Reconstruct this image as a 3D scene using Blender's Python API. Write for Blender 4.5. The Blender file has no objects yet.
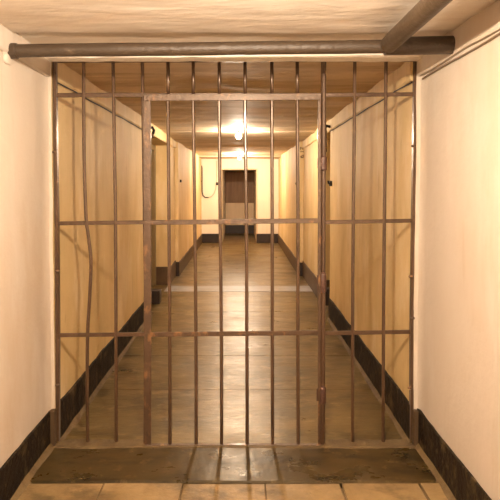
import bpy, bmesh, math, random
from mathutils import Vector, noise
random.seed(7)
S = bpy.context.scene
COL = S.collection

# ------------------------------------------------------------------ camera
F = 500.0                       # focal length in pixels of the 500 px frame
PITCH = math.radians(1.5)
CAM = Vector((0, 0, 1.48))
PX, PY = 242.0, 185.0 + F*math.tan(PITCH)   # principal point in the frame
cd = bpy.data.cameras.new('camera'); cam = bpy.data.objects.new('camera', cd); COL.objects.link(cam)
cam.location = CAM; cam.rotation_euler = (math.pi/2 - PITCH, 0, 0)
cd.sensor_width = 36; cd.lens = 36*F/500
cd.shift_x = (250-PX)/500; cd.shift_y = (PY-250)/500
cd.clip_start = .02
S.camera = cam
fw = Vector((0, math.cos(PITCH), -math.sin(PITCH)))
up = Vector((0, math.sin(PITCH), math.cos(PITCH)))
def ray(px, py): return Vector((1,0,0))*((px-PX)/F) + up*((PY-py)/F) + fw
def at(px, py, Y):
    r = ray(px, py); return CAM + r*(Y/r.y)
def gx(px, py, Y): return at(px, py, Y).x
def onx(px, py, X):             # where a sight line meets the wall plane x = X
    r = ray(px, py); return CAM + r*(X/r.x)

# ------------------------------------------------------------------ materials
def mat(name, base, rough=.6, var=None, vscale=(3,3,3), vmix=.5, bump=.0, bscale=20, metal=0, spec=.5,
        stain=None, sscale=(1,1,1), slo=.55, shi=.75, detail=6, rvar=0, bstretch=(1,1,1), coat=0, tint=None):
    m = bpy.data.materials.new(name); m.use_nodes = True
    nt = m.node_tree; N = nt.nodes; L = nt.links
    b = N['Principled BSDF']
    b.inputs['Roughness'].default_value = rough; b.inputs['Metallic'].default_value = metal
    b.inputs['Specular IOR Level'].default_value = spec
    if tint: b.inputs['Specular Tint'].default_value = (*tint, 1)
    if coat: b.inputs['Coat Weight'].default_value = coat; b.inputs['Coat Roughness'].default_value = .12
    tc = N.new('ShaderNodeTexCoord')
    geo = N.new('ShaderNodeNewGeometry')
    def nz(scale, stretch=(1,1,1), det=detail, off=0):
        mp = N.new('ShaderNodeMapping'); mp.inputs['Scale'].default_value = stretch
        mp.inputs['Location'].default_value = (off, off*.7, off*.3)
        L.new(geo.outputs['Position'], mp.inputs['Vector'])
        n = N.new('ShaderNodeTexNoise'); n.inputs['Scale'].default_value = scale; n.inputs['Detail'].default_value = det
        n.inputs['Roughness'].default_value = .62
        L.new(mp.outputs[0], n.inputs['Vector']); return n.outputs['Fac']
    def ramp(f, lo, hi):
        r = N.new('ShaderNodeMapRange'); r.inputs['From Min'].default_value = lo; r.inputs['From Max'].default_value = hi
        r.interpolation_type = 'SMOOTHSTEP'
        L.new(f, r.inputs['Value']); return r.outputs[0]
    def mul(a, k):
        r = N.new('ShaderNodeMath'); r.operation = 'MULTIPLY'; r.inputs[1].default_value = k; L.new(a, r.inputs[0]); return r.outputs[0]
    def mix(f, a, c):
        x = N.new('ShaderNodeMix'); x.data_type = 'RGBA'; L.new(f, x.inputs['Factor'])
        if isinstance(a, tuple): x.inputs['A'].default_value = (*a, 1)
        else: L.new(a, x.inputs['A'])
        x.inputs['B'].default_value = (*c, 1); return x.outputs['Result']
    c = None
    if var is not None:
        c = mix(mul(ramp(nz(1, vscale), .3, .7), vmix), base, var)
    for i, s in enumerate(stain or []):
        col, sc, lo, hi, k = s
        c = mix(mul(ramp(nz(1, sc, off=3.7*(i+1)), lo, hi), k), c if c is not None else base, col)
    if c is None: b.inputs['Base Color'].default_value = (*base, 1)
    else: L.new(c, b.inputs['Base Color'])
    if rvar:
        r = N.new('ShaderNodeMapRange'); L.new(nz(1, vscale, off=9), r.inputs['Value'])
        r.inputs['From Min'].default_value = .3; r.inputs['From Max'].default_value = .7
        r.inputs['To Min'].default_value = rough-rvar; r.inputs['To Max'].default_value = rough+rvar
        L.new(r.outputs[0], b.inputs['Roughness'])
    if bump:
        bp = N.new('ShaderNodeBump'); bp.inputs['Strength'].default_value = bump; bp.inputs['Distance'].default_value = .02
        L.new(nz(bscale, bstretch), bp.inputs['Height']); L.new(bp.outputs[0], b.inputs['Normal'])
    return m
def emit(name, col, s):
    m = bpy.data.materials.new(name); m.use_nodes = True; nt = m.node_tree
    nt.nodes.remove(nt.nodes['Principled BSDF'])
    e = nt.nodes.new('ShaderNodeEmission'); e.inputs[0].default_value = (*col, 1); e.inputs[1].default_value = s
    nt.links.new(e.outputs[0], nt.nodes['Material Output'].inputs[0]); return m

M = {}
M['plaster'] = mat('cream_plaster', (.57,.50,.425), .8, (.50,.42,.335), (1.6,1.6,.7), .6, .16, 16,
    stain=[((.44,.325,.205), (1.3,1.3,.5), .50, .72, .5), ((.60,.55,.49), (4,4,1.2), .5, .7, .4), ((.42,.305,.185), (9,9,1.0), .58, .75, .4)], spec=.25)
M['plaster_white'] = mat('lit_lip_plaster', (.88,.84,.77), .8, (.78,.70,.60), (9,9,9), .6, .2, 20)  # lip plaster whitened so it reads as lit under the pipe's shadow
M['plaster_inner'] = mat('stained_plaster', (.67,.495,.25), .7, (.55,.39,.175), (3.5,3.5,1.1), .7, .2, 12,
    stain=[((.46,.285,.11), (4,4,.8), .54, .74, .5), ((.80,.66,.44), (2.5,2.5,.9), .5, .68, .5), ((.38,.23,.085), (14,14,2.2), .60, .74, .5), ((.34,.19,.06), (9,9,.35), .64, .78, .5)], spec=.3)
M['plaster_far'] = mat('pale_plaster', (.80,.72,.60), .7, (.72,.62,.48), (3,3,.4), .5, .1, 14,
    stain=[((.55,.38,.20), (4,4,.3), .6, .76, .35)])
M['ceiling'] = mat('rough_ceiling', (.74,.68,.60), .85, (.62,.53,.435), (1.2,4,1), .7, .45, 7,
    stain=[((.46,.34,.22), (.8,5,1), .54, .72, .5)], bstretch=(.5,1.6,1), spec=.2)
M['ceiling_inner'] = mat('shaded_ceiling', (.62,.49,.34), .75, (.45,.335,.21), (.9,5,1), .8, .6, 8,  # same plaster as the near ceiling, base colour darkened as shade past the gate
    stain=[((.24,.16,.08), (.8,6,1), .50, .70, .6)], bstretch=(.3,2.6,1))
M['skirting'] = mat('black_painted_skirting', (.011,.007,.004), .7, (.028,.018,.009), (9,9,9), .7, .5, 25,
    stain=[((.16,.105,.048), (9,9,6), .52, .72, .55), ((.10,.062,.027), (30,30,18), .54, .7, .5)], spec=.15)
M['skirting_inner'] = mat('brown_painted_skirting', (.075,.045,.024), .55, (.11,.068,.036), (6,6,9), .7, .25, 25,
    stain=[((.2,.135,.07), (9,9,7), .62, .74, .45)], spec=.3)
M['dark_end'] = mat('black_paint', (.022,.014,.012), .5, (.04,.025,.02), (20,20,20), .5)
M['mortar'] = mat('floor_mortar', (.155,.098,.036), .75, (.085,.05,.017), (9,9,9), .8, .5, 22)
M['floor_inner'] = mat('worn_stone_floor', (.175,.117,.040), .35, (.085,.054,.014), (2,4,1), .95, .26, 9,
    stain=[((.04,.025,.006), (2.2,4.5,1), .47, .68, .75), ((.34,.245,.115), (5,9,1), .53, .73, .6), ((.06,.038,.012), (9,13,1), .56, .72, .5)], rvar=.09, bstretch=(.7,2.2,1), spec=.85, detail=6, tint=(1,.86,.66))
M['sill'] = mat('sill_stone', (.14,.090,.030), .31, (.08,.05,.014), (5,8,1), .8, .13, 12,
    stain=[((.028,.017,.005), (3,9,1), .46, .66, .8), ((.31,.215,.09), (13,13,1), .56, .72, .6)], rvar=.07, spec=1.0, tint=(1,.9,.75))
M['tile'] = mat('front_tiles', (.31,.203,.09), .45, (.18,.115,.046), (5,5,1), .85, .3, 14,
    stain=[((.06,.035,.012), (4,6,1), .46, .68, .75), ((.36,.25,.125), (11,11,1), .58, .74, .5)])
M['joint'] = mat('joint_mortar', (.20,.13,.06), .8, (.09,.055,.022), (9,9,9), .9, .3, 40)
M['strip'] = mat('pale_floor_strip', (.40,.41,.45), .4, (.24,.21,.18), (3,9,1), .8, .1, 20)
M['iron'] = mat('brown_painted_iron', (.076,.039,.021), .36, (.046,.022,.011), (14,14,7), .8, .12, 45,
    stain=[((.024,.010,.004), (18,18,6), .52, .70, .7), ((.17,.10,.06), (25,25,9), .58, .74, .55)], rvar=.07, spec=1.0, coat=.4, tint=(1,.82,.68))
M['rust'] = mat('rusty_iron', (.070,.036,.019), .40, (.040,.020,.010), (16,16,9), .8, .3, 50,
    stain=[((.28,.13,.045), (20,20,11), .54, .68, .7), ((.02,.01,.005), (30,30,20), .56, .7, .6)], spec=1.0, coat=.3, tint=(1,.82,.68))
M['hinge'] = mat('dark_rust', (.10,.045,.028), .4, (.055,.025,.018), (30,30,30), .8, .3, 60)
M['pipe'] = mat('old_brown_pipe', (.055,.036,.022), .42, (.05,.032,.019), (3,14,14), .8, .4, 26,
    stain=[((.21,.15,.095), (8,20,20), .58, .74, .5)], rvar=.08)
M['pipe2'] = mat('grey_brown_pipe', (.062,.040,.023), .42, (.04,.025,.014), (14,2.5,14), .8, .25, 26)
M['wood_dark'] = mat('dark_wood', (.27,.15,.066), .55, (.19,.10,.042), (14,14,1.2), .8, .1, 20)
M['wood_tan'] = mat('tan_panel', (.76,.60,.40), .6, (.66,.50,.31), (9,9,1.5), .7)
M['wood_olive'] = mat('olive_door_paint', (.22,.15,.062), .55, (.16,.105,.042), (8,8,1.2), .7)
M['black'] = mat('black_metal', (.016,.011,.008), .6, spec=.25)
M['cable'] = mat('old_cable', (.17,.11,.06), .55)
M['cable_pale'] = mat('painted_cable', (.55,.42,.26), .6)
M['paint'] = mat('dark_wall_paint', (.13,.075,.03), .7)
M['porcelain'] = mat('lamp_holder', (.20,.14,.09), .4)
LAMP = (1.0, .81, .61)
def bulb_glass(name, col, k):        # clear glass that glows: light passes through it
    m = bpy.data.materials.new(name); m.use_nodes = True; nt = m.node_tree
    nt.nodes.remove(nt.nodes['Principled BSDF'])
    e = nt.nodes.new('ShaderNodeEmission'); e.inputs[0].default_value = (*col, 1); e.inputs[1].default_value = k
    t = nt.nodes.new('ShaderNodeBsdfTransparent'); a = nt.nodes.new('ShaderNodeAddShader')
    nt.links.new(e.outputs[0], a.inputs[0]); nt.links.new(t.outputs[0], a.inputs[1])
    nt.links.new(a.outputs[0], nt.nodes['Material Output'].inputs[0])
    m.cycles.emission_sampling = 'NONE'; return m
M['bulb'] = bulb_glass('glowing_bulb', LAMP, 4)

# ------------------------------------------------------------------ helpers
class MB:
    def __init__(s): s.bm = bmesh.new()
    def box(s, x0,x1,y0,y1,z0,z1, mi=0, bev=0):
        r = bmesh.ops.create_cube(s.bm, size=1)['verts']
        for v in r: v.co = Vector(((x0+x1)/2+v.co.x*(x1-x0), (y0+y1)/2+v.co.y*(y1-y0), (z0+z1)/2+v.co.z*(z1-z0)))
        fs = {f for v in r for f in v.link_faces}
        for f in fs: f.material_index = mi
        if bev:
            es = {e for v in r for e in v.link_edges}
            bmesh.ops.bevel(s.bm, geom=list(es), offset=bev, segments=2, affect='EDGES', profile=.5)
        return s
    def tube(s, pts, rad, n=10, cap=True, mi=0):
        pts = [Vector(p) for p in pts]; rings = []
        rads = rad if isinstance(rad, (list, tuple)) else [rad]*len(pts)
        ref = None
        for i, p in enumerate(pts):
            d = (pts[min(i+1,len(pts)-1)] - pts[max(i-1,0)]).normalized()
            if ref is None:
                ref = Vector((0,0,1)) if abs(d.z) < .9 else Vector((0,1,0))
            u = d.cross(ref).normalized(); w = u.cross(d).normalized(); ref = w
            rings.append([s.bm.verts.new(p + (u*math.cos(a)+w*math.sin(a))*rads[i]) for a in [2*math.pi*k/n for k in range(n)]])
        for a, b in zip(rings, rings[1:]):
            for k in range(n):
                f = s.bm.faces.new((a[k], a[(k+1)%n], b[(k+1)%n], b[k])); f.smooth = True; f.material_index = mi
        if cap:
            for r in (rings[0], rings[-1]):
                f = s.bm.faces.new(r); f.material_index = mi
        return s
    def bar(s, p, q, w, d, bev=.002):      # flat bar between p and q; w across in the plane x-z, d along y
        p = Vector(p); q = Vector(q); ax = (q-p).normalized(); n = Vector((0,1,0)); u = ax.cross(n).normalized()
        vs = [s.bm.verts.new(c + u*a*w/2 + n*b*d/2) for c in (p, q) for a, b in ((-1,-1),(1,-1),(1,1),(-1,1))]
        fs = [(0,1,2,3),(7,6,5,4)] + [(k, 4+k, 4+(k+1)%4, (k+1)%4) for k in range(4)]
        for f in fs: s.bm.faces.new([vs[i] for i in f])
        if bev:
            es = {e for v in vs for e in v.link_edges}
            bmesh.ops.bevel(s.bm, geom=list(es), offset=bev, segments=1, affect='EDGES')
        return s
    def ball(s, c, r, sx=1, sy=1, sz=1, sub=2):
        vs = bmesh.ops.create_icosphere(s.bm, subdivisions=sub, radius=r)['verts']
        for v in vs: v.co = Vector((v.co.x*sx, v.co.y*sy, v.co.z*sz)) + Vector(c)
        for v in vs:
            for f in v.link_faces: f.smooth = True
        return s
    def lathe(s, c, prof, n=20):           # profile of (radius, z) about the vertical axis through c
        rings = [[s.bm.verts.new(Vector(c)+Vector((r*math.cos(2*math.pi*k/n), r*math.sin(2*math.pi*k/n), z))) for k in range(n)] for r, z in prof]
        for a, b in zip(rings, rings[1:]):
            for k in range(n):
                f = s.bm.faces.new((a[k], a[(k+1)%n], b[(k+1)%n], b[k])); f.smooth = True
        s.bm.faces.new(rings[0]); s.bm.faces.new(rings[-1]); return s
    def build(s, name, mats, parent=None, org=None):
        bmesh.ops.recalc_face_normals(s.bm, faces=s.bm.faces)
        me = bpy.data.meshes.new(name)
        base = Vector(WLOC.get(parent.name, (0,0,0))) if parent else Vector((0,0,0))
        if org is None:
            cs = [v.co for v in s.bm.verts]
            org = Vector(((min(c.x for c in cs)+max(c.x for c in cs))/2, (min(c.y for c in cs)+max(c.y for c in cs))/2, min(c.z for c in cs)))
        org = Vector(org)
        for v in s.bm.verts: v.co -= org
        for e in s.bm.edges:
            if len(e.link_faces) == 2 and e.calc_face_angle(0) > .6: e.smooth = False
        s.bm.to_mesh(me); s.bm.free()
        for m in (mats if isinstance(mats, list) else [mats]): me.materials.append(m)
        o = bpy.data.objects.new(name, me); COL.objects.link(o)
        o.location = org - base; WLOC[o.name] = tuple(org)
        if parent: o.parent = parent
        return o
WLOC = {}
def thing(name, label, cat, loc, group=None):
    o = bpy.data.objects.new(name, None); COL.objects.link(o); o.location = loc; WLOC[o.name] = tuple(loc)
    return tag(o, label, cat, group)
def tag(o, label, cat, group=None):
    o['label'] = label; o['category'] = cat
    if group: o['group'] = group
    return o
def struct(o, label=None):
    o['kind'] = 'structure'
    if label: o['label'] = label
    return o
def nz(x, y, z, s=1.0): return noise.noise(Vector((x*s, y*s, z*s)))
def lerp(a, b, t): return a+(b-a)*t

# ------------------------------------------------------------------ measures (metres)
GY = 2.83                       # plane of the gate
YB = -5.4                       # end of the corridor behind the camera
NL, NR = -1.092, 1.006          # near walls
AL, AR = -1.062, .972           # walls just past the gate
BL, BR = -1.085, .995           # past the doorways
CL, CR = -1.032, .932           # last stretch
JY = 8.1                        # jog in the walls
FY = 12.76                      # far wall
CZ = 2.19                       # ceiling
TOP = 2.26
LO0, LO1, LD = 5.75, 7.38, .34  # left doorway
RO0, RO1, RD = 5.52, 6.40, .32  # right doorway

# ------------------------------------------------------------------ walls from a plan line
def wall(name, plan, side, mats, label):
    # plan: list of (x, y, material index of the stretch that starts here)
    bm = bmesh.new(); zs = [i*(TOP+.02)/38 - .02 for i in range(39)]
    cols = []
    for (x0,y0,m0),(x1,y1,m1) in zip(plan, plan[1:]):
        L = math.hypot(x1-x0, y1-y0); n = max(1, int(L/.07))
        for k in range(n): cols.append((lerp(x0,x1,k/n), lerp(y0,y1,k/n), m0))
    cols.append((plan[-1][0], plan[-1][1], plan[-1][2]))
    g = []
    for (x, y, m) in cols:
        row = []
        for z in zs:
            d = .006*nz(x, y, z, 1.3) + .0035*nz(x+5, y, z, 4.5)
            row.append(bm.verts.new((x + side*d, y + .004*nz(x+9, y, z, 6), z)))
        g.append(row)
    for i in range(len(g)-1):
        for j in range(len(zs)-1):
            f = bm.faces.new((g[i][j], g[i+1][j], g[i+1][j+1], g[i][j+1])); f.material_index = cols[i][2]; f.smooth = True
    for f in bm.faces: f.normal_update()
    # sharp corners of the plan
    for e in bm.edges:
        if len(e.link_faces) == 2 and e.link_faces[0].normal.angle(e.link_faces[1].normal, 0) > .6: e.smooth = False
    mb = MB(); mb.bm.free(); mb.bm = bm
    # face normals towards the corridor
    me = bpy.data.meshes.new(name); bm.to_mesh(me); bm.free()
    for m in mats: me.materials.append(m)
    o = bpy.data.objects.new(name, me); COL.objects.link(o)
    return struct(o, label)
wl = wall('wall_left', [(NL,YB,0),(NL,GY-.045,0),(NL+.010,GY-.022,0),(AL-.004,GY-.016,1),(AL,GY+.02,1),(AL,LO0,1),(AL-LD,LO0,1),(AL-LD,LO1,1),
     (BL,LO1,1),(BL,JY,1),(CL,JY,1),(CL,FY+.05,1)], 1, [M['plaster'], M['plaster_inner']], 'cream plastered wall on the left')
wr = wall('wall_right', [(NR,YB,0),(NR,GY-.045,0),(NR-.010,GY-.022,0),(AR+.004,GY-.016,1),(AR,GY+.02,1),(AR,RO0,1),(AR+RD,RO0,1),(AR+RD,RO1,1),
     (BR,RO1,1),(BR,JY,1),(CR,JY,1),(CR,FY+.05,1)], -1, [M['plaster'], M['plaster_inner']], 'cream plastered wall on the right')

mb = MB(); mb.box(-1.3,1.3, YB-.12,YB, 0,TOP)
struct(mb.build('wall_back', M['plaster']), 'plain plastered end wall behind the viewer')

# far wall with its doorway
OX0, OX1, OZ = gx(222,200,FY), gx(256.5,200,FY), at(240,169.5,FY).z
DY = 15.0
mb = MB()
mb.box(CL-.3,OX0, FY,FY+.14, 0,TOP); mb.box(OX1,CR+.3, FY,FY+.14, 0,TOP); mb.box(OX0,OX1, FY,FY+.14, OZ,TOP)
mb.box(OX0-.12,OX0, FY+.14,DY+.1, 0,OZ+.1); mb.box(OX1,OX1+.12, FY+.14,DY+.1, 0,OZ+.1)
mb.box(OX0-.12,OX1+.12, FY+.14,DY+.1, OZ+.02,OZ+.1)
struct(mb.build('wall_far', M['plaster_far']), 'bright far wall with a narrow doorway')
mb = MB()
for a,b,c,d in ((OX0-.03,OX0+.004,.23,OZ+.025),(OX1-.004,OX1+.03,.23,OZ+.025)): mb.box(a,b,FY-.02,FY+.03,c,d,bev=.004)
mb.box(OX0-.03,OX1+.03,FY-.022,FY+.03,OZ-.004,OZ+.03,bev=.004)
struct(mb.build('trim_1', M['wood_tan']), 'pale frame round the far doorway')

# far door
dz1, dz2 = at(240,203,DY).z, at(240,225,DY).z
d1 = struct(thing('door_1', 'distant door with a dark brown upper panel and tan lower panel', 'door', ((OX0+OX1)/2, DY, 0)))
MB().box(OX0+.01,OX1-.01,DY,DY+.045,.01,OZ-.01,bev=.003).build('door_leaf', M['wood_dark'], d1)
mb = MB()
for k in range(5):
    a = lerp(OX0+.03,OX1-.03,k/5); b = lerp(OX0+.03,OX1-.03,(k+1)/5)
    mb.box(a+.004,b-.004,DY-.015,DY+.005,dz1+.02,OZ-.05,bev=.004)
mb.build('upper_panel', M['wood_dark'], d1)
MB().box(OX0+.015,OX1-.015,DY-.018,DY+.005,dz2,dz1,bev=.004).build('lower_panel', M['wood_tan'], d1)
MB().box(OX0+.015,OX1-.015,DY-.012,DY+.005,.02,dz2-.01,bev=.003).build('kick_board', M['dark_end'], d1)

# ------------------------------------------------------------------ ceiling
def ceil_z(y):
    z = CZ
    if 2.36 < y < GY: z += .014
    if y > 6.62: z -= .010
    if 9.1 < y < 9.24: z -= .012
    if y > 11.9: z -= .03
    return z
bm = bmesh.new(); ys = []; y = YB-.1
while y < FY+.1:
    ys.append(y); y += .05
for e in (6.62,6.80,9.1,9.24,11.9): ys += [e-.002, e+.002]
ys += [GY-.03, GY-.012, 2.358, 2.365]
ys = sorted(ys); xs = [-1.5+3.0*i/50 for i in range(51)]
g = [[bm.verts.new((x, yy, ceil_z(yy) + .010*nz(x*.5, yy, 0, 1.6) + .006*nz(x*.35, yy+7, 3, 5.5) + .003*nz(x*.6, yy+2, 8, 12) + (.007*nz(x*.2, yy, 5, 6) if yy > GY else 0))) for x in xs] for yy in ys]
for i in range(len(ys)-1):
    for j in range(len(xs)-1):
        f = bm.faces.new((g[i][j], g[i][j+1], g[i+1][j+1], g[i+1][j])); f.smooth = (ys[i+1]-ys[i]) > .01
        f.material_index = 0 if ys[i] < GY-.02 else 1
mb = MB(); mb.bm.free(); mb.bm = bm
o = mb.build('ceiling', [M['ceiling'], M['ceiling_inner']], org=(0,0,0)); struct(o, 'rough plastered ceiling with uneven boards')
# pale plaster lip on the ceiling just in front of the gate
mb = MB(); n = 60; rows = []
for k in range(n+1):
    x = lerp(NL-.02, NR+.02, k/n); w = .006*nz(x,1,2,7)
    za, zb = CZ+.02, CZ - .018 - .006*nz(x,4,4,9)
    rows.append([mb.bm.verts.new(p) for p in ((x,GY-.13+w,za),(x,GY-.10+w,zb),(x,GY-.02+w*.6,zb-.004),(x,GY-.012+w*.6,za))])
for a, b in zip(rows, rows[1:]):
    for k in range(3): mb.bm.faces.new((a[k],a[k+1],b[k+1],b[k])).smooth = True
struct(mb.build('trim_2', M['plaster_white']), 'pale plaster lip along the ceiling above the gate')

# ------------------------------------------------------------------ corbels: plaster ledges along the tops of the walls
def corbel(name, segs, side, label):
    mb = MB()
    for (x, back, y0, y1, zb, mi) in segs:
        n = max(2, int((y1-y0)/.08)); rows = []
        for k in range(n+1):
            y = lerp(y0,y1,k/n); d = .006*nz(x,y,1,3) + .003*nz(x,y,5,9); e = .007*nz(x,y,9,2.5) + .004*nz(x,y,3,10)
            xf = x - side*0 + side*d
            rows.append([mb.bm.verts.new(p) for p in ((back,y,TOP),(back,y,zb+e),(xf-side*.008,y,zb+e),(xf,y,zb+e+.010),(xf,y,TOP))])
        for a, b in zip(rows, rows[1:]):
            for k in range(5):
                f = mb.bm.faces.new((a[k],a[(k+1)%5],b[(k+1)%5],b[k])); f.material_index = mi
        mb.bm.faces.new(rows[0]).material_index = mi; mb.bm.faces.new(rows[-1][::-1]).material_index = mi
    return struct(mb.build(name, [M['plaster'], M['plaster_inner']]), label)
corbel('trim_3', [(NL+.022, NL-.1, YB, GY-.02, 2.085, 0),(AL+.02, AL-.1, GY+.01, LO0, 2.07, 1),(AL+.02, AL-.4, LO0, LO1+.05, 2.065, 1),(BL+.03, BL-.1, LO1+.2, JY, 2.07, 1)], 1, 'plaster ledge along the top of the left wall')
corbel('trim_4', [(NR-.028, NR+.1, YB, GY-.02, 2.085, 0),(AR-.02, AR+.1, GY+.01, RO0, 2.07, 1),(AR-.02, AR+.4, RO0, RO1+.05, 2.065, 1),(BR-.025, BR+.1, RO1+.05, JY, 2.07, 1)], -1, 'plaster ledge along the top of the right wall')

# ------------------------------------------------------------------ floor
mb = MB(); mb.box(-1.7,1.6, GY-.42,DY+.2, -.12,-.004, mi=1)
yj = [GY-.07, 3.58, 4.30, 4.98, 5.80, 6.62, 7.5, 8.4, 9.4, 10.5, 11.6, FY, DY+.2]
for k in range(len(yj)-1):
    cuts = [-1.65, 1.55]
    for a, b in zip(cuts, cuts[1:]):
        dz = random.uniform(-.0012,.0012)
        mb.box(a+.0015, b-.0015, yj[k]+.0018, yj[k+1]-.0018, -.05, dz, bev=.002)
struct(mb.build('floor', [M['floor_inner'], M['mortar']]), 'worn glossy stone floor of the corridor')
SY0 = 2.445                                # front edge of the sill stone
n = 48; mb = MB(); ys = [SY0+.006, SY0+.012, SY0+.05, SY0+.10, SY0+.16, SY0+.22, SY0+.27, GY-.065]
g = []
for i, yy in enumerate(ys):
    g.append([mb.bm.verts.new((x, yy + .003*nz(x,yy,1,8), .006 + .004*nz(x,yy,0,4) + .002*nz(x,yy,3,14) - (.010 if i == 0 else 0))) for x in [lerp(NL+.0,NR-.0,k/n) for k in range(n+1)]])
for i in range(len(ys)-1):
    for k in range(n): mb.bm.faces.new((g[i][k],g[i][k+1],g[i+1][k+1],g[i+1][k])).smooth = i > 0
bmesh.ops.solidify(mb.bm, geom=list(mb.bm.faces), thickness=.0)
struct(mb.build('trim_5', M['sill']), 'dark stone sill slab in front of the gate')
# front floor: slabs on mortar
mb = MB(); mb.box(-1.7,1.6, YB-.1,SY0+.004, -.12,-.004)
jx = [NL, gx(101,492,2.38), gx(181.6,492,2.38), gx(265.5,492,2.38), gx(343,492,2.38), gx(423,490,2.38), NR]
gaps = [.0015,.0015,.002,.0015,.005,.004,.0015]
yy = SY0-.008; row = 0
while yy > YB+.1:
    y0 = yy-.56
    sh = 0 if row == 0 else .21*(row % 2)
    for k in range(6):
        a, b = jx[k]+gaps[k]+(sh if k else 0), jx[k+1]-gaps[k+1]+(sh if k < 5 else 0)
        b = min(b, NR)
        if b-a > .03: mb.box(a,b,max(y0,YB),yy,-.05,.004+.003*random.uniform(-1,1), mi=1, bev=.003)
    yy = y0-.007; row += 1
struct(mb.build('floor_front', [M['joint'], M['tile']]), 'brown floor slabs in front of the sill')
# uneven mortar under the gate
mb = MB(); n = 70; rows = []
for k in range(n+1):
    x = lerp(NL+.02, NR-.02, k/n); door = gx(146,440,GY) < x < gx(325,440,GY)
    h = (.004 if door else .012) + .005*nz(x,0,3,8); f = GY-.075 + .012*nz(x,2,0,5); b = (GY-.028 if door else GY+.04 + .01*nz(x,6,0,6))
    rows.append([mb.bm.verts.new(p) for p in ((x,f,-.002),(x,f+.014,h),(x,b-.02,h*.9),(x,b,-.002))])
for a, b in zip(rows, rows[1:]):
    for k in range(3): mb.bm.faces.new((a[k],a[k+1],b[k+1],b[k])).smooth = True
struct(mb.build('trim_6', M['mortar']), 'uneven mortar strip under the gate')
# pale strip across the floor
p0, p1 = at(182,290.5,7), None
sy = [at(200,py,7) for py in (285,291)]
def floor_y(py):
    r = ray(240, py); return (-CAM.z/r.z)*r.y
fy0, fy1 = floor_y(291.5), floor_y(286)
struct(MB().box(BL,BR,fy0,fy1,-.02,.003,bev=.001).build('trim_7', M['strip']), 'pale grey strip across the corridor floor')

# ------------------------------------------------------------------ skirtings
def skirting(name, segs, side, label):
    mb = MB()
    for (x, y0, y1, th, h, mi, endmi) in segs:
        n = max(2, int((y1-y0)/.045)); rows = []
        for k in range(n+1):
            y = lerp(y0,y1,k/n); e = .012*nz(x,y,9,2.2) + .007*nz(x,y,3,11); d = .002*nz(x,y,1,9)
            xf = x + side*(th+d)
            rows.append([mb.bm.verts.new(p) for p in ((x-side*.062,y,-.01),(xf,y,-.01),(xf,y,h+e-.004),(xf-side*.004,y,h+e),(x-side*.062,y,h+e))])
        for a, b in zip(rows, rows[1:]):
            for k in range(5):
                f = mb.bm.faces.new((a[k],a[(k+1)%5],b[(k+1)%5],b[k])); f.material_index = mi
        mb.bm.faces.new(rows[0]).material_index = endmi; mb.bm.faces.new(rows[-1][::-1]).material_index = endmi
    return struct(mb.build(name, [M['skirting'], M['skirting_inner'], M['dark_end']]), label)
skirting('baseboard_left', [(NL,YB,GY-.02,.013,.205,0,0),(AL-.006,GY-.05,GY-.004,.012,.205,1,1),(AL,GY+.0,LO0,.012,.225,0,0),(BL,LO1,JY,.012,.25,1,1),(CL,JY-.015,FY,.014,.225,1,2)], 1, 'dark painted skirting along the left wall')
skirting('baseboard_right', [(NR,YB,GY-.02,.013,.215,0,0),(AR+.006,GY-.05,GY-.004,.012,.205,1,1),(AR,GY+.0,RO0,.012,.225,0,0),(BR,RO1,JY,.012,.25,1,1),(CR,JY-.015,FY,.014,.225,1,2)], -1, 'dark painted skirting along the right wall')
mb = MB()
mb.box(CL,OX0,FY-.03,FY+.01,-.01,.235,bev=.004); mb.box(OX1,CR,FY-.03,FY+.01,-.01,.235,bev=.004)
struct(mb.build('baseboard_far', M['dark_end']), 'dark skirting on the far wall either side of the doorway')
# plinth on the far jamb of the doorways
mb = MB(); mb.box(AL-LD,BL+.006,LO1-.014,LO1+.02,-.01,.27,bev=.003)
struct(mb.build('baseboard_left_jamb', M['skirting_inner']), 'brown skirting on the left doorway jamb')
mb = MB(); mb.box(BR-.006,AR+RD,RO1-.014,RO1+.02,-.01,.26,bev=.003)
struct(mb.build('baseboard_right_jamb', M['skirting_inner']), 'brown skirting on the right doorway jamb')
# mortar fillets at the foot of the skirtings
def fillet(name, segs, side, label):
    mb = MB()
    for (x, y0, y1, w, h) in segs:
        n = max(2, int((y1-y0)/.04)); rows = []
        for k in range(n+1):
            y = lerp(y0,y1,k/n); ww = w*(1+.5*nz(x,y,2,5)); hh = h*(1+.5*nz(x,y,7,6))
            rows.append([mb.bm.verts.new(p) for p in ((x-side*.01,y,-.01),(x+side*ww,y,-.003),(x+side*ww*.35,y,hh*.45),(x-side*.0,y,hh),(x-side*.01,y,hh))])
        for a, b in zip(rows, rows[1:]):
            for k in range(5): mb.bm.faces.new((a[k],a[(k+1)%5],b[(k+1)%5],b[k])).smooth = k < 3
        mb.bm.faces.new(rows[0]); mb.bm.faces.new(rows[-1][::-1])
    return struct(mb.build(name, M['mortar']), label)
fillet('trim_8', [(NL+.013,YB,GY-.02,.034,.026),(AL+.012,GY-.02,LO0,.026,.02)], 1, 'mortar fillet at the foot of the left wall')
fillet('trim_9', [(NR-.013,YB,GY-.02,.038,.026),(AR-.012,GY-.02,RO0,.026,.02)], -1, 'mortar fillet at the foot of the right wall')

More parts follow.
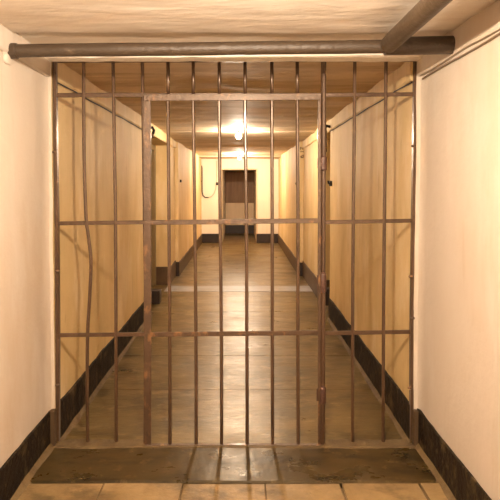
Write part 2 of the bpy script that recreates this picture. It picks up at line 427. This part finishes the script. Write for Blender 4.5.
# ------------------------------------------------------------------ side doorways: closed door leaves in the recesses
def side_door(name, xb, side, y0, y1, label):
    t = struct(thing(name, label, 'door', (xb, (y0+y1)/2, 0)))
    MB().box(min(xb,xb+side*.04),max(xb,xb+side*.04),y0+.02,y1-.02,.01,2.05,bev=.003).build('door_leaf', M['wood_olive'], t)
    mb = MB()
    for (ya,yb2,za,zb) in ((y1-.09,y1-.0,0,2.06),(y0,y0+.09,0,2.06),(y0+.09,y1-.09,1.98,2.06)):
        mb.box(min(xb,xb+side*.13),max(xb,xb+side*.13),ya,yb2,za,zb,bev=.004)
    mb.build('door_frame', M['wood_olive'], t)
    return t
side_door('door_2', AL-LD+.002, 1, LO0, LO1, 'olive brown door set back in the left doorway')
side_door('door_3', AR+RD-.002, -1, RO0, RO1, 'olive brown door set back in the right doorway')
# dark blocks at the foot of the doorways
def block(x0, x1, y0, y1, h, label):
    mb = MB(); mb.box(x0,x1,y0,y1,0,h,bev=.006)
    return tag(mb.build('kerb_block', M['dark_end']), label, 'block')
bl0 = onx(160,304,-1.0)
block(gx(149,300,6.2), gx(160,300,6.2), 6.17, 6.32, .165, 'small black block on the floor beside the left doorway, behind the flat gate stile')
block(gx(325.5,300,6.1), gx(329,300,6.1)+.10, 6.1, 6.26, .20, 'small black block on the floor of the right doorway, behind the round hinge post')

# ------------------------------------------------------------------ the gate
g0 = at(242,446,GY)
gate = thing('barred_gate', 'rusty brown barred iron gate closing off the whole corridor, with a hinged door', 'gate', (g0.x, GY, 0))
def P(px, py, Y=GY): return at(px, py, Y)
# side posts
for pts in (((55,59),(56,150),(57.3,223),(58,334),(58,441)), ((415.3,59),(414.3,145),(413.2,221),(411.6,332),(411.3,441))):
    mb = MB()
    for a, b in zip(pts, pts[1:]): mb.bar(P(*a), P(*b), .019, .03)
    mb.build('side_post', M['iron'], gate)
MB().bar(P(53,61.5), P(417,60.2), .010, .034).build('top_rail', M['hinge'], gate)
RL = .016
for a, b in (((55,95.3),(144,95.0)), ((57,223.4),(146,222.2)), ((58,335.2),(147,334.2))):
    MB().bar(P(*a), P(*b), .024 if a[1] < 200 else .022, .012).build('rail', M['iron'], gate)
for a, b in (((320,95.2),(415,94.2)), ((322,222.3),(413,220.6)), ((322,333.2),(412,331.8))):
    MB().bar(P(*a), P(*b), .022, .012).build('rail', M['iron'], gate)
MB().bar(P(142,95.0,GY+.004), P(322,95.0,GY+.004), .020, .012).build('transom_rail', M['iron'], gate)
def round_bar(parent, pts, r, name='bar', Y=GY, m='iron', sm=True):
    p = [P(a,b,Y) for a,b in pts]
    if sm and len(p) > 2:
        q = []
        for i in range(len(p)-1):
            a = p[max(i-1,0)]; b = p[i]; c = p[i+1]; d = p[min(i+2,len(p)-1)]
            for k in range(6):
                t = k/6
                q.append(.5*((2*b)+(c-a)*t+(2*a-5*b+4*c-d)*t*t+(3*b-a-3*c+d)*t**3))
        q.append(p[-1]); p = q
    return MB().tube(p, r, 10).build(name, M[m], parent)
R = .0098
round_bar(gate, [(83.6,60),(84,150),(86,215),(88.2,235),(91,262),(89.5,300),(87.6,335),(87.2,390),(87.8,445)], R)
round_bar(gate, [(113,60),(114.5,150),(115.5,222),(116,335),(116.3,444)], R)
round_bar(gate, [(142.4,60),(143,110),(146,330),(147,445)], R, Y=GY+.012)
round_bar(gate, [(354.8,60),(354.2,140),(353.2,222),(352.6,335),(352.5,446)], R)
round_bar(gate, [(386,60),(385.4,140),(384.3,222),(383.4,335),(383,445)], R)
xs_top = [168,193.2,219.2,245,271.8,297.2]
xs_mid = [169,194.8,220.2,246.4,272.2,298]
xs_bot = [170,196.2,221.6,247.2,272.6,298.2]
for x in xs_top:
    round_bar(gate, [(x,60),(x+.2,97)], R, 'transom_bar')
hp = round_bar(gate, [(323.6,60),(323.3,150),(323,222),(322.6,335),(322.2,447)], .0155, 'hinge_post')
# wall anchors
for (px,py,s) in ((54.5,152,-1),(57.3,271,-1),(57.5,385,-1),(413.6,146,1),(411,276.5,1),(410,388,1),(412.5,318,1)):
    c = P(px,py,GY-.012)
    MB().ball(c, .010, 1.5, 1, .9).build('wall_anchor', M['rust'], gate)
# pale mortar dabs holding the side posts
# door leaf: stile, top, middle, low and bottom rails in front of the frame
DYY = GY-.016
dl = MB()
for a, b in zip([(147,98),(147.5,221),(147.6,333)],[(147.5,221),(147.6,333),(147.4,447)]): dl.bar(P(*a,DYY), P(*b,DYY), .043, .010)
dl.bar(P(319.3,97,DYY), P(319.2,447,DYY), .017, .012)
dl.bar(P(143.6,97.6,DYY-.004), P(321,96.6,DYY-.004), .038, .008)
dl.bar(P(147,222.6,DYY), P(320,220.6,DYY), .027, .010)
dl.bar(P(147,334.4,DYY), P(320,332.6,DYY), .027, .010)
dl.bar(P(143.8,445.6,DYY), P(321,445.4,DYY), .017, .022)
leaf = dl.build('door_leaf', M['rust'], gate); leaf['label'] = 'hinged door of the gate with a flat stile'
for a, b, c in zip(xs_top, xs_mid, xs_bot):
    round_bar(leaf, [(a,98),((a+b)/2,160),(b,222),(c-.3,335),(c,446)], R, 'bar', Y=DYY+.004)
for (py, h, dx) in ((163.5,13,.2), (282,18,-.2), (394,15,-.6)):
    mb = MB(); px = 323.2+dx
    zt, zb = P(px,py-h/2).z, P(px,py+h/2).z; c = P(px,py,GY-.012); mid = (zt+zb)/2
    mb.lathe((c.x,c.y,0), [(.010,zb-.004),(.019,zb),(.0195,zb+.003),(.0195,mid-.002),(.0175,mid-.001),(.0175,mid+.001),(.0195,mid+.002),(.0195,zt-.003),(.018,zt),(.009,zt+.007)], 16)
    mb.box(c.x-.034,c.x,c.y-.004,c.y+.006,zb+.008,zt-.008,bev=.001)
    mb.build('hinge', M['hinge'], leaf)

# ------------------------------------------------------------------ pipes
PYY = 2.35
a, b = P(9,51,PYY), P(398,46.5,PYY)
def pipe_line(a, b, r0, r1, n=40, wob=.0015):
    pts, rr = [], []
    for k in range(n+1):
        t = k/n; p = a.lerp(b,t)
        pts.append(p + Vector((0, .0, .003*nz(p.x,1,1,2)))); rr.append(lerp(r0,r1,t)+wob*nz(p.x,p.y,4,9))
    return pts, rr
cp = thing('ceiling_pipe', 'old brown pipe running across the corridor under the ceiling in front of the gate', 'pipe', (0,PYY,2.09))
e0 = Vector((NL-.02, a.y, a.z))
pts, rr = pipe_line(e0, b, .0305, .031)
MB().tube(pts, rr, 18).build('pipe_run', M['pipe'], cp)
mb = MB()
for k in range(9):
    an = k/9*6.28; mb.ball((NL+.004, PYY+.045*math.cos(an), e0.z+.045*math.sin(an)), .02+.006*math.sin(k*2.3), .55, 1.2, 1.1)
struct(mb.build('trim_10', M['plaster']), 'lumpy plaster round the left end of the pipe')
c0, c1 = P(385,46.5,PYY), Vector((NR-.018, PYY, P(455,45,PYY).z))
pts, rr = pipe_line(c0, c1, .0405, .0425, 10)
MB().tube(pts, rr, 20).build('pipe_sleeve', M['pipe'], cp)
MB().tube([e0+Vector((.0,0,0)), e0+Vector((.062,0,0)), e0+Vector((.066,0,0))], [.036,.036,.031], 18).build('pipe_collar', M['pipe'], cp)
e = P(390,46.5,PYY-.045)
lp_ = [Vector((e.x+.003*nz(0,y,0,2), y, e.z+.012 + .002*nz(3,y,0,2))) for y in [lerp(PYY-.035, YB+.02, k/60) for k in range(61)]]
tag(MB().tube(lp_, [.040+.0012*nz(1,p.y,2,8) for p in lp_], 18).build('ceiling_pipe', M['pipe2']), 'greyish pipe running along the ceiling toward the viewer at upper right', 'pipe')

# ------------------------------------------------------------------ lamps
def lamp(loc, power, label):
    x, y, z = loc; t = thing('ceiling_lamp', label, 'lamp', (x,y,z), 'bare bulbs along the corridor ceiling')
    cz = ceil_z(y)+.012
    MB().lathe((x,y,0), [(.048,cz),(.05,cz-.012),(.03,cz-.02),(.022,cz-.024),(.022,z+.036),(.018,z+.03)], 18).build('lamp_holder', M['porcelain'], t)
    MB().lathe((x,y,z), [(.016,.034),(.022,.028),(.034,.012),(.038,-.004),(.034,-.02),(.022,-.033),(.008,-.039)], 20).build('bulb', M['bulb'], t)
    ld = bpy.data.lights.new('filament', 'POINT'); ld.energy = power; ld.color = LAMP; ld.shadow_soft_size = .016
    lo = bpy.data.objects.new('filament', ld); COL.objects.link(lo); lo.parent = t; lo.location = (0,0,-.004)
    return t
lamp((gx(238.5,136,6.45), 6.45, at(238.5,136,6.45).z), 11.5, 'glowing bare ceiling bulb, the nearer of the two beyond the gate')
lamp((gx(239.5,157,11.2), 11.2, at(239.5,158,11.2).z), 18, 'glowing bare ceiling bulb just in front of the far doorway')
lamp((0.0, 1.09, 2.065), 22.5, 'bare ceiling bulb overhead on the near side of the gate')
lamp((0.0, -3.6, 2.105), 20, 'bare ceiling bulb far behind the viewer')

# ------------------------------------------------------------------ cables and small fittings
def path(pts, r, name, m, label, cat, n=8):
    return tag(MB().tube(pts, r, n).build(name, M[m]), label, cat)
pts = []
for k in range(70):
    y = lerp(.2, GY-.05, k/69); pts.append(Vector((NR-.010+.004*nz(1,y,1,3), y, 2.070 + .008*nz(0,y,2,3) - (.010*math.sin((y-1.9)/.5*math.pi) if 1.9 < y < 2.4 else 0))))
path(pts, .0045, 'cable', 'cable', 'thin brown cable tucked under the right wall ledge in front of the gate', 'cable')
pts = [Vector((AR-.008+.003*nz(1,y,1,3), y, 2.066+.006*nz(0,y,2,3))) for y in [lerp(GY+.03, RO0+.0, k/50) for k in range(51)]]
path(pts, .0042, 'cable', 'black', 'dark cable under the right wall ledge just beyond the gate', 'cable')
pts = [Vector((AL+.008+.003*nz(1,y,1,3), y, 2.066+.006*nz(0,y,2,3))) for y in [lerp(GY+.03, LO0+.0, k/50) for k in range(51)]]
path(pts, .0042, 'cable', 'black', 'dark cable under the left wall ledge just beyond the gate', 'cable')
# far wall wiring
FX = FY-.012
w1 = [at(a,b,FX) for a,b in ((201.5,165.5),(202,167.5),(202.1,180),(202.2,192),(203,195.5),(205,197.4),(208.5,197.6))]
w2 = [at(a,b,FX) for a,b in ((208.5,197.6),(211.5,196.6),(214,193.5),(215.6,189),(216.4,183),(216.6,172),(216.6,161))]
wt = thing('wall_cable', 'dark cable looping down the far wall left of the doorway', 'cable', tuple(w1[4]))
MB().tube(w1, .013, 8).build('cable_run', M['black'], wt)
MB().tube(w2, .010, 8).build('cable_tail', M['cable_pale'], wt)
c = at(201.3,181.3,FX); MB().box(c.x-.03,c.x+.02,c.y-.012,c.y+.016,c.z-.018,c.z+.018,bev=.004).build('cable_clip', M['black'], wt)
def switch(c, axis, s, label):
    c = Vector(c); t = thing('wall_switch', label, 'switch', tuple(c))
    d = [s*.75]*3; d[axis] = s*.6; d[2] = s
    MB().box(c.x-d[0],c.x+d[0],c.y-d[1],c.y+d[1],c.z-d[2],c.z+d[2],bev=s*.2).build('switch_box', M['black'], t)
    k = [0,0,0]; k[axis] = (-1 if axis == 1 else (-1 if c.x > 0 else 1))*s*.7
    MB().ball((c.x+k[0],c.y+k[1],c.z), s*.35).build('toggle', M['porcelain'], t)
switch(at(217,183.7,FY-.018), 1, .035, 'small dark switch on the far wall, between cable and doorway')
switch((CL+.012, 8.32, at(175.6,181,8.3).z), 0, .022, 'small dark switch on the left wall beyond the doorway')
switch((CR-.012, onx(297,183.5,CR).y, at(297,183.5,onx(297,183.5,CR).y).z), 0, .020, 'small dark switch on the right wall near the far end')
# catch on the right wall beside the doorway
q = onx(329.6,183.5,AR); q.y = min(q.y, RO0-.06)
t = thing('wall_catch', 'blackened iron door catch on the right wall behind the hinge post', 'catch', (AR,q.y,q.z))
MB().box(AR-.016,AR+.006,q.y-.05,q.y+.05,q.z-.028,q.z+.028,bev=.005).build('plate', M['black'], t)
MB().tube([Vector((AR-.01,q.y-.02,q.z)),Vector((AR-.03,q.y-.02,q.z+.004)),Vector((AR-.034,q.y-.02,q.z+.03))], .012, 10).build('hook', M['black'], t)
# iron brackets on the ledges by the doorways
def bracket(x, side, y, zt, zb, label):
    t = thing('door_bracket', label, 'bracket', (x,y,zt), 'iron brackets above the side doorways')
    MB().tube([Vector((x-side*.01,y,zt)),Vector((x+side*.04,y,zt+.012)),Vector((x+side*.055,y,zt-.02)),Vector((x+side*.045,y,zt-.06))], .016, 10).build('hook', M['black'], t)
    MB().tube([Vector((x+side*.045,y,zt-.05)),Vector((x+side*.04,y,zb))], .010, 8).build('rod', M['iron'], t)
bracket(AL+.02, 1, 5.62, at(152,128.5,5.62).z, at(152,138,5.62).z, 'blackened iron hook on the ledge above the left doorway')
bracket(AR-.02, -1, 5.42, at(331.5,127,5.42).z, at(331.5,152,5.42).z, 'blackened iron hook with a rod on the ledge above the right doorway')
# painted characters on the jog of the right wall
mb = MB(); YJ = JY-.010
def stroke(a, b, w=.011): mb.bar(at(*a,YJ), at(*b,YJ), w, .004, 0)
stroke((300.2,138),(300.2,141.5)); stroke((302.2,138.5),(302.2,142)); stroke((300.2,140),(302.2,140),.009)
stroke((300.3,146.8),(300.3,149.8)); stroke((300.3,148),(302.6,148)); stroke((302.6,148),(302.6,149.6))
stroke((300.1,151.7),(303.4,151.7),.012); stroke((303.3,151),(303.3,152.4))
stroke((300.2,156.4),(301.3,157.6),.016); stroke((301.3,157.6),(303.4,157.4),.018); stroke((303.4,157.4),(303.2,154.6),.014); stroke((301.4,157.2),(302.2,155),.014)
tag(mb.build('wall_marking', M['paint']), 'dark painted characters in a column high on the right wall', 'marking')

# ------------------------------------------------------------------ world and view
w = bpy.data.worlds.new('world'); S.world = w; w.use_nodes = True
w.node_tree.nodes['Background'].inputs[0].default_value = (0,0,0,1); w.node_tree.nodes['Background'].inputs[1].default_value = 0
S.view_settings.view_transform = 'Standard'; S.view_settings.look = 'None'; S.view_settings.gamma = 1
S.view_settings.exposure = 2.93
S.cycles.max_bounces = 10; S.cycles.diffuse_bounces = 7; S.cycles.use_denoising = True
S.cycles.sample_clamp_indirect = 8
